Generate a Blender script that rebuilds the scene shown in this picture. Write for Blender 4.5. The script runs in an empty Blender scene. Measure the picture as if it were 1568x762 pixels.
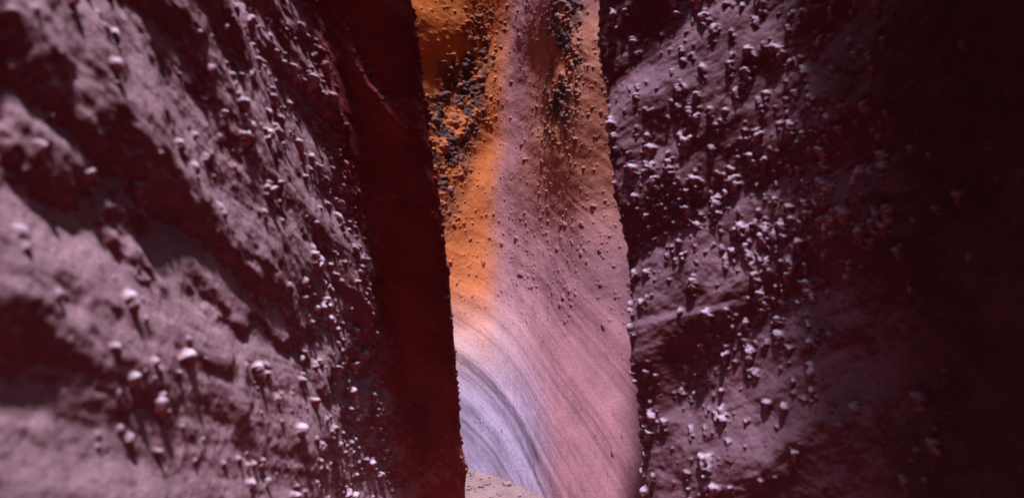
import bpy, math, numpy as np
rng=np.random.default_rng(11)
CZ=1.5
# ---------------- noise ----------------
def vnoise(x,y,seed=0):
    T=np.random.default_rng(1000+seed).random((256,256)).astype(np.float32)
    xi=np.floor(x).astype(np.int64); yi=np.floor(y).astype(np.int64)
    fx=x-xi; fy=y-yi
    fx=fx*fx*fx*(fx*(fx*6-15)+10); fy=fy*fy*fy*(fy*(fy*6-15)+10)
    a=T[xi&255,yi&255]; b=T[(xi+1)&255,yi&255]; c=T[xi&255,(yi+1)&255]; d=T[(xi+1)&255,(yi+1)&255]
    return ((a*(1-fx)+b*fx)*(1-fy)+(c*(1-fx)+d*fx)*fy)*2-1
def fbm(x,y,seed=0,o=4,g=.5):
    r=0;a=1;n=0
    for i in range(o):
        r=r+a*vnoise(x*2**i+17.3*i,y*2**i+9.1*i,seed+i); n+=a; a*=g
    return r/n
def ss(a,b,x):
    t=np.clip((x-a)/(b-a),0,1); return t*t*(3-2*t)
def hermite(t,P,q):
    t=np.asarray(t,float); P=np.asarray(P,float)
    d=np.diff(P,axis=0)/np.diff(t)[:,None]
    m=np.zeros_like(P); m[0]=d[0]; m[-1]=d[-1]
    for i in range(1,len(t)-1):
        h0=t[i]-t[i-1]; h1=t[i+1]-t[i]
        m[i]=(d[i-1]*h1+d[i]*h0)/(h0+h1)
    i=np.clip(np.searchsorted(t,q,side='right')-1,0,len(t)-2)
    h=(t[i+1]-t[i])[:,None]; u=((q-t[i])[:,None])/h
    return (2*u**3-3*u**2+1)*P[i]+(u**3-2*u**2+u)*h*m[i]+(-2*u**3+3*u**2)*P[i+1]+(u**3-u**2)*h*m[i+1]
def ramp(segs):
    out=[]
    for a,b,st in segs:
        n=max(2,int(round((b-a)/st))); out.append(np.linspace(a,b,n,endpoint=False))
    out.append([segs[-1][1]]); return np.concatenate(out)

def surface(levels,nodes,spac,zs):
    N=np.array(nodes,float)
    L=np.array(levels,float)
    K=N.shape[1]
    ref=N[np.argmin(abs(L))]
    t=np.concatenate([[0],np.cumsum(np.linalg.norm(np.diff(ref,axis=0),axis=1))])
    S=ramp([(t[k],t[k+1],spac[k]) for k in range(K-1)])
    cols=np.stack([hermite(L,N[:,k],zs) for k in range(K)],1)
    P=np.zeros((len(S),len(zs),3))
    flat=cols.transpose(1,0,2).reshape(K,-1)
    XY=hermite(t,flat,S).reshape(len(S),len(zs),2)
    P[...,:2]=XY; P[...,2]=zs[None,:]
    return t,S,P
def normals(P,S,zs):
    du=np.gradient(P,S,axis=0); dv=np.gradient(P,zs,axis=1)
    n=np.cross(du,dv); return n/np.maximum(np.linalg.norm(n,axis=2,keepdims=True),1e-9)

def splat(S,zs,pts,jit,H):
    for (s0,z0,r,h,tail) in pts:
        i0,i1=np.searchsorted(S,[s0-1.4*r,s0+1.4*r]); j0,j1=np.searchsorted(zs,[z0-1.4*r*tail,z0+1.4*r])
        if i1-i0<2 or j1-j0<2: continue
        ds=(S[i0:i1,None]-s0)/r; dz=(zs[None,j0:j1]-z0)/r
        dz=np.where(dz<0,dz/tail,dz)
        w=np.where(dz<0,1+.45*np.abs(dz),1)
        d=np.sqrt((ds*w)**2+dz**2)*(1+.7*jit[i0:i1,j0:j1])
        b=h*np.clip(1-d*d,0,1)**.9
        H[i0:i1,j0:j1]=np.maximum(H[i0:i1,j0:j1],b)
    return H
def mesh(name,P,col,mat):
    ns,nz,_=P.shape
    me=bpy.data.meshes.new(name)
    idx=np.arange(ns*nz).reshape(ns,nz)
    q=np.stack([idx[:-1,:-1],idx[1:,:-1],idx[1:,1:],idx[:-1,1:]],-1).reshape(-1,4)
    me.vertices.add(ns*nz); me.vertices.foreach_set('co',P.reshape(-1).astype(np.float32))
    me.loops.add(q.size); me.loops.foreach_set('vertex_index',q.reshape(-1).astype(np.int32))
    me.polygons.add(len(q)); me.polygons.foreach_set('loop_start',(np.arange(len(q))*4).astype(np.int32))
    me.update(calc_edges=True)
    me.polygons.foreach_set('use_smooth',np.ones(len(q),bool))
    at=me.color_attributes.new('rock','FLOAT_COLOR','POINT')
    c=np.ones((ns*nz,4),np.float32); c[:,:3]=col.reshape(-1,3)
    at.data.foreach_set('color',c.reshape(-1))
    me.materials.append(mat)
    ob=bpy.data.objects.new(name,me); bpy.context.collection.objects.link(ob); return ob

# ---------------- materials ----------------
def rockmat(name,shade_tint,lit_tint,scale=1.0,bump=.5,lo=-.12,hi=.35):
    m=bpy.data.materials.new(name); m.use_nodes=True; nt=m.node_tree; n=nt.nodes; l=nt.links
    b=n['Principled BSDF']; b.inputs['Roughness'].default_value=.75
    b.inputs['Specular IOR Level'].default_value=.3
    at=n.new('ShaderNodeAttribute'); at.attribute_name='rock'
    tc=n.new('ShaderNodeTexCoord')
    n1=n.new('ShaderNodeTexNoise'); n1.inputs['Scale'].default_value=9*scale; n1.inputs['Detail'].default_value=8; n1.inputs['Roughness'].default_value=.65
    n2=n.new('ShaderNodeTexNoise'); n2.inputs['Scale'].default_value=170*scale; n2.inputs['Detail'].default_value=5; n2.inputs['Roughness'].default_value=.7
    l.new(tc.outputs['Object'],n1.inputs['Vector']); l.new(tc.outputs['Object'],n2.inputs['Vector'])
    def mr(src,a,bb,c,d):
        k=n.new('ShaderNodeMapRange'); l.new(src,k.inputs[0])
        for i,v in enumerate((a,bb,c,d)): k.inputs[i+1].default_value=v
        return k.outputs[0]
    g=n.new('ShaderNodeMath'); g.operation='MULTIPLY'
    l.new(mr(n1.outputs[0],.3,.7,.8,1.15),g.inputs[0]); l.new(mr(n2.outputs[0],.3,.7,.7,1.28),g.inputs[1])
    vm=n.new('ShaderNodeVectorMath'); vm.operation='SCALE'; l.new(at.outputs['Color'],vm.inputs[0]); l.new(g.outputs[0],vm.inputs['Scale'])
    geo=n.new('ShaderNodeNewGeometry'); sx=n.new('ShaderNodeSeparateXYZ'); l.new(geo.outputs['Normal'],sx.inputs[0])
    # shade painted by normal: undersides go dark red, upward faces keep full colour
    ad=n.new('ShaderNodeMath'); ad.operation='ADD'; l.new(sx.outputs[2],ad.inputs[0]); l.new(mr(n1.outputs[0],.3,.7,-.08,.08),ad.inputs[1])
    f=mr(ad.outputs[0],lo,hi,0,1)
    mu=n.new('ShaderNodeMix'); mu.data_type='RGBA'; mu.inputs[6].default_value=(*shade_tint,1); mu.inputs[7].default_value=(*lit_tint,1); l.new(f,mu.inputs[0])
    fin=n.new('ShaderNodeVectorMath'); fin.operation='MULTIPLY'; l.new(vm.outputs[0],fin.inputs[0]); l.new(mu.outputs[2],fin.inputs[1])
    l.new(fin.outputs[0],b.inputs['Base Color'])
    bp=n.new('ShaderNodeBump'); bp.inputs['Strength'].default_value=bump; bp.inputs['Distance'].default_value=.005/scale
    l.new(n2.outputs[0],bp.inputs['Height'])
    n3=n.new('ShaderNodeTexNoise'); n3.inputs['Scale'].default_value=55*scale; n3.inputs['Detail'].default_value=3
    l.new(tc.outputs['Object'],n3.inputs['Vector'])
    bp2=n.new('ShaderNodeBump'); bp2.inputs['Strength'].default_value=bump*.5; bp2.inputs['Distance'].default_value=.01/scale
    l.new(n3.outputs[0],bp2.inputs['Height']); l.new(bp.outputs[0],bp2.inputs['Normal']); l.new(bp2.outputs[0],b.inputs['Normal'])
    return m
near=rockmat('shade_tinted_sandstone',(.50,.11,.12),(1.0,1.0,1.0),1.0,.6,-.12,.26)  # undersides strongly reddened and darkened as painted shade
far=rockmat('canyon_sandstone',(.8,.55,.55),(1.0,1.0,1.0),.45,.25,-.3,.25)

# ---------------- left wall ----------------
lv=[-1.6,-.9,0,.9,2,5.5,9]
Lw=[
 [(1.2,-6),(-.3,-5),(-.55,-1.5),(-.48,.3),(-.50,1.0),(-.46,1.9),(-.43,2.85),(-.36,2.98),(-.19,3.12),(-.22,3.22),(-.9,3.9),(-4,4.2)],
 [(1.2,-6),(-.3,-5),(-.65,-1.5),(-.58,.3),(-.60,1.0),(-.55,1.9),(-.484,2.72),(-.42,2.86),(-.207,3.0),(-.23,3.1),(-.9,3.8),(-4,4.1)],
 [(1.2,-6),(-.3,-5),(-.80,-1.5),(-.74,.3),(-.75,1.0),(-.66,1.8),(-.548,2.45),(-.50,2.56),(-.279,2.72),(-.30,2.82),(-1,3.6),(-4,4.0)],
 [(1.2,-6),(-.3,-5),(-1.0,-1.5),(-.93,.3),(-.93,1.0),(-.80,1.7),(-.675,2.17),(-.62,2.28),(-.362,2.46),(-.39,2.56),(-1,3.4),(-4,3.9)],
 [(1.2,-6),(-.3,-5),(-1.2,-1.5),(-1.15,.3),(-1.15,1.0),(-1.1,1.6),(-.95,1.92),(-.85,2.0),(-.33,2.15),(-.35,2.25),(-1,3.2),(-4,3.8)],
 [(1.2,-6),(-.3,-5),(-1.3,-1.5),(-1.3,.3),(-1.3,1.0),(-1.25,1.6),(-1.05,1.9),(-.9,2.0),(-.35,2.15),(-.37,2.25),(-1,3.2),(-4,3.8)],
 [(1.2,-6),(-.3,-5),(-1.3,-1.5),(-1.3,.3),(-1.3,1.0),(-1.3,1.6),(-1.2,1.9),(-1.0,2.0),(-.5,2.15),(-.5,2.25),(-1,3.2),(-4,3.8)],
]
zl=ramp([(-1.6,-1.0,.015),(-1.0,1.05,.0032),(1.05,2,.015),(2,9,.08)])
t,S,P=surface(lv,Lw,[.1,.1,.03,.006,.0032,.0032,.0032,.0035,.008,.03,.1],zl)
N=normals(P,S,zl)
SS,ZZ=np.meshgrid(S,zl,indexing='ij')
sC=t[6]; sE=t[8]
wz=fbm(ZZ*3,SS*0,71,4)
face=1-ss(sC-.05,sC+.10,SS+.05*wz)
dd=ZZ+.42*SS
jit=fbm(SS*75,ZZ*75,3,2)
wx=fbm(SS*1.3,ZZ*1.3,50,3)
big=fbm(SS*1.5+wx*.5,dd*4.2+wx*.5,5,2)
mid=fbm(SS*5.5,ZZ*4.6+SS*1.8,9,5,.45)
fine=fbm(SS*40,ZZ*40,13,3)
strat=fbm(dd*22+wx,SS*1.5,19,3)
upz=ss(-.5,.5,ZZ-.25*(SS-t[4])+.15*wx)
H=(.016+.026*upz)*big*face+(.026+.014*upz)*mid*(.6+.4*face)+.0022*fine*(.5+.5*face)+.0028*strat*face+.022*fbm(SS*3,ZZ*1.6,31,4)*(1-face)
H-=.05*face*np.exp(-((ZZ-.62+.8*(SS-sC+.30)+.08*mid)/.20)**2)*ss(sC-.9,sC-.5,SS)
H-=.026*face*np.exp(-((ZZ-.18+.42*(SS-t[4])+.20*mid)/.08)**2)*ss(t[4]-.2,t[4]+.1,SS)*(1-ss(t[4]+.7,t[4]+1.1,SS))
H-=.018*face*np.exp(-((ZZ+.30+.35*(SS-t[5])+.16*mid)/.07)**2)*ss(t[4]+.2,t[4]+.6,SS)
H+=.05*(1-face)*np.exp(-((SS-sC-.19-.3*(.55-ZZ)-.06*mid)/.03)**2)*np.exp(-((ZZ-.55)/.12)**2)
pts=[]
clus=lambda s,z,sd: float(fbm(np.array([s*3.2]),np.array([z*3.2]),sd,3)[0])
for i in range(5200):
    s=rng.uniform(t[3]-.3,sC+.03); z=rng.uniform(-1.05,1.1)
    k=clus(s,z+.3*s,70); dens=.13+.26*float(ss(t[4]-.1,sC,s))+.10*float(ss(-.3,.5,z))+.60*k
    if rng.random()>dens: continue
    r=rng.lognormal(math.log(.0062),.55); r=min(r,.016)
    pts.append((s,z,r,r*rng.uniform(1.0,1.7),rng.uniform(1.6,3.4)))
for i in range(200):
    s=rng.uniform(sC+.02,sE); z=rng.uniform(-1,1.1); r=rng.uniform(.002,.006); pts.append((s,z,r,r*.8,1.5))
for i in range(60):
    s=sC+.19+rng.normal(0,.03); z=.55+rng.normal(0,.12); r=rng.uniform(.003,.007); pts.append((s,z,r,r*1.1,1.5))
for i in range(380):
    z=rng.uniform(-1,1.1); e=rng.random()<.7; s=(sC if e else sE)+rng.normal(0,.028 if e else .012); r=rng.uniform(.003,.010); pts.append((s,z,r,r*1.2,1.6))
K=splat(S,zl,pts,jit,np.zeros_like(SS))
P2=P+N*(H+K)[...,None]; P2[...,2]+=CZ+.12*K
mau=np.array([.52,.315,.395]); mar=np.array([.40,.08,.09]); pale=np.array([.80,.67,.84])  # mar puts the slab's shade and red bounce into its base colour
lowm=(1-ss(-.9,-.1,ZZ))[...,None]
marc=mar*(1-lowm)+np.array([.50,.16,.17])*lowm  # light bounced off the floor, painted into the slab's lower part
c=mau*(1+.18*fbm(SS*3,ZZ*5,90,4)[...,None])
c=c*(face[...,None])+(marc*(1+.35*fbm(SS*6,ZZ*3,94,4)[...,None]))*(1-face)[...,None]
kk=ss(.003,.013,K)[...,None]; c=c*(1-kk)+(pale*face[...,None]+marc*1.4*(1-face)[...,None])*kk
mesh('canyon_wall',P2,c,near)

# ---------------- right wall ----------------
Rw=[
 [(3.5,3.3),(1.5,2.75),(.58,2.46),(.52,2.37),(.66,2.22),(.99,1.88),(1.09,1.55),(1.08,1.1),(1.0,.3),(.9,-1.5),(.9,-6.5)],
 [(3.5,3.4),(1.5,2.85),(.545,2.56),(.485,2.46),(.63,2.30),(.98,1.97),(1.10,1.62),(1.10,1.2),(1.02,.3),(.9,-1.5),(.9,-6.5)],
 [(3.5,3.5),(1.5,2.95),(.50,2.66),(.440,2.56),(.59,2.40),(.96,2.08),(1.07,1.72),(1.06,1.3),(.98,.3),(.9,-1.5),(.9,-6.5)],
 [(3.5,3.5),(1.5,3.05),(.41,2.76),(.345,2.66),(.51,2.50),(.92,2.16),(1.01,1.76),(.97,1.3),(.88,.3),(.85,-1.5),(.9,-6.5)],
 [(3.5,3.5),(1.7,3.1),(.60,2.92),(.54,2.82),(.66,2.6),(.95,2.15),(.96,1.7),(.91,1.3),(.82,.3),(.85,-1.5),(.9,-6.5)],
 [(3.5,3.8),(1.8,3.4),(.90,3.1),(.82,3.0),(.88,2.8),(1.02,2.3),(1.0,1.7),(.97,1.3),(.9,.3),(.9,-1.5),(.9,-6.5)],
 [(3.5,3.8),(1.8,3.4),(1.1,3.1),(1.0,3.0),(1.0,2.8),(1.1,2.3),(1.1,1.7),(1.1,1.3),(1.0,.3),(.9,-1.5),(.9,-6.5)],
]
t,S,P=surface(lv,Rw,[.1,.03,.005,.0034,.0034,.0034,.006,.02,.05,.2],zl)
N=normals(P,S,zl)
SS,ZZ=np.meshgrid(S,zl,indexing='ij')
sR=t[3]; v=SS-sR
dd=ZZ-.45*v
jit=fbm(SS*75,ZZ*75,203,2); wx=fbm(SS*1.3,ZZ*1.3,250,3)
big=fbm(SS*1.5+wx*.5+4,dd*3.4+wx*.5,205,2); mid=fbm(SS*5.5,ZZ*4.6-SS*2,209,5,.45); fine=fbm(SS*40,ZZ*40,213,3)
strat=fbm(dd*22+wx,SS*1.5,219,3)
nearR=ss(-.02,.05,v)
H=(.048*big+.028*mid+.0025*strat)*nearR+.0022*fine+.010*(1-nearR)*mid
led=ZZ-(-.27+.22*v)+.03*wx+.02*mid
H+=.011*nearR*(1-ss(-.02,.012,led))*ss(-.3,0,led)*(1-ss(.35,.6,v))
H+=.12*nearR*np.exp(-((ZZ-1.2-.25*v)/.20)**2)*(1-ss(.25,.6,v))  # bulge added above view to cast shade on the wall below
pts=[]
for i in range(5200):
    s=rng.uniform(sR-.03,sR+1.35); z=rng.uniform(-1.05,1.1); q=s-sR
    k=clus(s,z-.4*s,270); dens=(.15+.55*k+.26*math.exp(-((z-.12-.35*(q-.3))/.35)**2))*(1-.88*float(ss(.8,1.25,q)))
    if rng.random()>dens: continue
    r=min(rng.lognormal(math.log(.0068),.52),.0175)
    pts.append((s,z,r,r*rng.uniform(1.0,1.7),rng.uniform(1.6,3.4)))
for i in range(240):
    z=rng.uniform(-1,1.1); s=sR+rng.normal(0,.014); r=rng.uniform(.003,.009); pts.append((s,z,r,r*1.2,1.6))
K=splat(S,zl,pts,jit,np.zeros_like(SS))
P2=P+N*(H+K)[...,None]; P2[...,2]+=CZ+.12*K
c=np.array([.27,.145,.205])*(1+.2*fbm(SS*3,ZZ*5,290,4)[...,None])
dk=ss(.5,1.1,v+.25*wx)[...,None]; c=c*(1-dk)+np.array([.10,.02,.026])*dk  # dk paints the shade of the wall's near end into its colour
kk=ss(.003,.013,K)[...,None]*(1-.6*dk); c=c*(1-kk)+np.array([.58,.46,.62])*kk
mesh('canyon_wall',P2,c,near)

# ---------------- far wall ----------------
lc=[-1.6,-1.0,-.5,0,1,2.2,4,6,9]
Cw=[
 [(-7,6.5),(-3,5.2),(-.9,5.05),(-.15,4.40),(.35,3.75),(.75,3.3),(1.6,2.9),(3.5,2.9)],
 [(-7,6.7),(-3,5.4),(-.85,5.3),(-.15,4.95),(.4,4.45),(.9,3.95),(1.8,3.4),(3.5,3.3)],
 [(-7,6.8),(-3,5.5),(-.85,5.5),(-.15,5.5),(.45,4.95),(1.0,4.55),(2.0,3.8),(3.5,3.6)],
 [(-7,6.8),(-3,5.5),(-.9,5.55),(-.14,5.85),(.46,5.15),(1.1,4.85),(2.1,4.1),(3.5,3.8)],
 [(-7,6.8),(-3,5.5),(-.9,5.6),(-.12,6.15),(.46,5.30),(1.1,5.0),(2.2,4.3),(3.5,4.0)],
 [(-7,6.8),(-3,5.5),(-.95,5.65),(-.03,6.3),(.46,5.45),(1.1,5.2),(2.2,4.4),(3.5,4.2)],
 [(-7,7.0),(-3,5.8),(-1,5.9),(0,6.6),(.5,5.8),(1.1,5.4),(2.3,4.8),(3.5,4.6)],
 [(-7,7.5),(-3,6.3),(-1,6.4),(0,7.1),(.5,6.4),(1.1,6.0),(2.4,5.4),(3.5,5.2)],
 [(-7,7.5),(-3,6.3),(-1,6.6),(0,7.3),(.5,6.7),(1.1,6.3),(2.4,5.6),(3.5,5.4)],
]
zc=ramp([(-1.6,2.5,.0052),(2.5,9,.06)])
t,S,P=surface(lc,Cw,[.1,.02,.0054,.0054,.0054,.02,.08],zc)
N=normals(P,S,zc)
SS,ZZ=np.meshgrid(S,zc,indexing='ij')
sB,sc_,sD,sEe=t[2],t[3],t[4],t[5]
jit=fbm(SS*35,ZZ*35,303,2); wx=fbm(SS*.9,ZZ*.9,350,3)
u=SS-sc_
tw=u-.22*(ZZ-.5)          # flutes lean with height: the wall twists
big=fbm(tw*1.6+wx*.5+2,ZZ*.7,305,2); mid=fbm(SS*3,ZZ*2.2,309,4); fine=fbm(SS*22,ZZ*22,313,3)
low=1-ss(-.7,.3,ZZ+.1*u)
bed=ZZ+.42*u+.12*np.clip(u+.3,0,3)**2+.05*wx
st=fbm(bed*14,u*.5,320,4,.6); st2=fbm(bed*3.4,u*.3,330,2)
H=(.05+.10*(1-low))*big+.028*mid*(1-.6*low)+.0025*fine+low*(.007*st+.045*st2)+(1-low)*.0025*st
def ell(s,z,a,b,sh): 
    x=(u-s-sh*(ZZ-z)); return np.exp(-((x/a)**2+((ZZ-z)/b)**2)**1.5)
m1=ell(-.42,1.10,.24,1.05,.22); m2=ell(.84,1.5,.24,.72,.12)
brk=fbm(SS*7+wx*3,ZZ*4-SS*3,340,4)
clm=np.clip(m1+m2,0,1)*ss(-.30,.2,brk+.17)
H+=clm*(.035*np.abs(fbm(SS*14,ZZ*9,345,3)))
pts=[]
from math import exp
for i in range(15000):
    s=rng.uniform(sB-.2,sEe+.3); z=rng.uniform(-1.3,2.4)
    i_=min(np.searchsorted(S,s),len(S)-1); j_=min(np.searchsorted(zc,z),len(zc)-1)
    cm=clm[i_,j_]; 
    base=.08+.16*exp(-((z+.1)/.45)**2)+.06*float(ss(.3,1.,z))
    if z<-.6: base*=.3
    if rng.random()>base*(1+1.2*brk[i_,j_])+cm*.7: continue
    r=min(rng.lognormal(math.log(.0076 if cm<.3 else .010),.38),.026)
    pts.append((s,z,r,r*rng.uniform(.7,1.1),rng.uniform(1.0,1.6)))
K=splat(S,zc,pts,jit,np.zeros_like(SS))
P2=P+N*(H+K)[...,None]; P2[...,2]+=CZ+.1*K
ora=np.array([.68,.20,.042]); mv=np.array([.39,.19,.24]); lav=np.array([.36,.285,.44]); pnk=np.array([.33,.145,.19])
a=(1-ss(-.16,.14,u+.08*wx+.03*mid))*ss(-1.0,-.2,ZZ+.12*brk)  # orange mask: glow of bounced sun put into the rock colour
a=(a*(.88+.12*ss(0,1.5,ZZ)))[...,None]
warm=(ss(.0,.8,u)*ss(-.3,.7,ZZ+.3*wx)*(1-ss(1.6,2.2,ZZ)))[...,None]*.75
c=mv*(1-warm)+np.array([.58,.22,.11])*warm
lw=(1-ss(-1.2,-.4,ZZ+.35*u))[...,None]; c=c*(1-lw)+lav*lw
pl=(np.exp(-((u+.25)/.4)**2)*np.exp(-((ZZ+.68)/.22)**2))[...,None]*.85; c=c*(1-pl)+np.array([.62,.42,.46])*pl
rp=(ss(.35,.9,u)*(1-ss(-.5,.1,ZZ)))[...,None]; c=c*(1-rp)+pnk*rp
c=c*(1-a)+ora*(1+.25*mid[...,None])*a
c=c*(1+(.20*st[...,None]+.12*st2[...,None])*(.25+.75*low[...,None]))
stain=(np.clip(m1+.5*m2,0,1)*.40)[...,None]; c=c*(1-stain)+np.array([.26,.08,.04])*stain
dkc=(clm*ss(-.15,.12,fbm(SS*16,ZZ*9,360,4)+.06))[...,None]
c=c*(1-.92*dkc)+np.array([.04,.026,.038])*.92*dkc
kk=ss(.003,.012,K)[...,None]*.5; c=c*(1-kk)+np.array([.21,.13,.18])*kk
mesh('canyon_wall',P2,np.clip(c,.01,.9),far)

# ---------------- floor ----------------
fx=ramp([(-40,-3,1.5),(-3,3,.02),(3,40,1.5)]); fy=ramp([(-40,-3,1.5),(-3,2.5,.05),(2.5,6,.02),(6,60,1.5)])
X,Y=np.meshgrid(fx,fy,indexing='ij')
Zf=.03*fbm(X*1.2,Y*1.2,400,3)+.010*fbm(X*9,Y*9,405,3)
c=np.array([.33,.215,.23])*(1+.3*fbm(X*6,Y*6,410,4)[...,None])
mesh('canyon_floor',np.stack([X,Y,Zf],-1),c,far)
import bmesh
bm=bmesh.new()
for i in range(700):
    x=rng.uniform(-.75,.35); y=rng.uniform(3.3,5.1); r=min(rng.lognormal(math.log(.010),.55),.045)
    res=bmesh.ops.create_icosphere(bm,subdivisions=1,radius=r)
    sc=rng.uniform(.6,1.3,3); 
    for v_ in res['verts']:
        v_.co.x=v_.co.x*sc[0]*rng.uniform(.8,1.2)+x; v_.co.y=v_.co.y*sc[1]*rng.uniform(.8,1.2)+y
        v_.co.z=v_.co.z*sc[2]*.6+ .03*float(fbm(np.array([x*1.2]),np.array([y*1.2]),400,3)[0])+r*.25
me=bpy.data.meshes.new('gravel'); bm.to_mesh(me); bm.free()
at=me.color_attributes.new('rock','FLOAT_COLOR','POINT')
at.data.foreach_set('color',np.tile(np.array([.34,.24,.26,1],np.float32),len(me.vertices)))
me.materials.append(far)
bpy.context.collection.objects.link(bpy.data.objects.new('gravel',me))
# small desert plant
bm=bmesh.new()
for i in range(26):
    a=rng.uniform(0,6.28); el=rng.uniform(.2,1.3); L=rng.uniform(.012,.034); w=.003
    d=np.array([math.cos(a)*math.cos(el),math.sin(a)*math.cos(el),math.sin(el)]); p=np.array([-.27,4.5,.02])+np.array([math.cos(a),math.sin(a),0])*rng.uniform(0,.03)
    sd=np.array([-math.sin(a),math.cos(a),0])*w
    vs=[bm.verts.new(q) for q in (p,p+d*L*.5+sd,p+d*L+np.array([0,0,-.004]),p+d*L*.5-sd)]
    bm.faces.new(vs)
me=bpy.data.meshes.new('desert_plant'); bm.to_mesh(me); bm.free()
gm=bpy.data.materials.new('leaf'); gm.use_nodes=True
nz=gm.node_tree.nodes.new('ShaderNodeTexNoise'); nz.inputs['Scale'].default_value=60
cr=gm.node_tree.nodes.new('ShaderNodeValToRGB'); cr.color_ramp.elements[0].color=(.16,.17,.10,1); cr.color_ramp.elements[1].color=(.28,.30,.18,1)
gm.node_tree.links.new(nz.outputs[0],cr.inputs[0]); gm.node_tree.links.new(cr.outputs[0],gm.node_tree.nodes['Principled BSDF'].inputs['Base Color'])
me.materials.append(gm); bpy.context.collection.objects.link(bpy.data.objects.new('desert_plant',me))

# ---------------- light ----------------
sc=bpy.context.scene
el=math.radians(78); sv=np.array([.004,-.20,0]); 
w=bpy.data.worlds.new('World'); sc.world=w; w.use_nodes=True
bg=w.node_tree.nodes['Background']; sky=w.node_tree.nodes.new('ShaderNodeTexSky'); sky.sky_type='NISHITA'; sky.sun_disc=False
sky.sun_elevation=el; az=math.atan2(sv[0],sv[1]); sky.sun_rotation=az
w.node_tree.links.new(sky.outputs[0],bg.inputs[0]); bg.inputs[1].default_value=.05
sl=bpy.data.lights.new('sun','SUN'); sl.energy=5; sl.angle=math.radians(2.5); sl.color=(1,.92,1)
so=bpy.data.objects.new('sun',sl); sc.collection.objects.link(so)
from mathutils import Vector
D=Vector((math.sin(az)*math.cos(el),math.cos(az)*math.cos(el),math.sin(el)))
so.rotation_euler=D.to_track_quat('Z','Y').to_euler()
cam=bpy.data.cameras.new('camera'); cam.lens=24; cam.sensor_width=36; cam.clip_end=200; cam.clip_start=.02
cam.dof.use_dof=True; cam.dof.focus_distance=4.0; cam.dof.aperture_fstop=1.8
co=bpy.data.objects.new('camera',cam); co.location=(0,0,CZ); co.rotation_euler=(math.radians(90),0,0); sc.collection.objects.link(co); sc.camera=co
sc.view_settings.view_transform='Standard'; sc.view_settings.look='None'; sc.view_settings.exposure=0
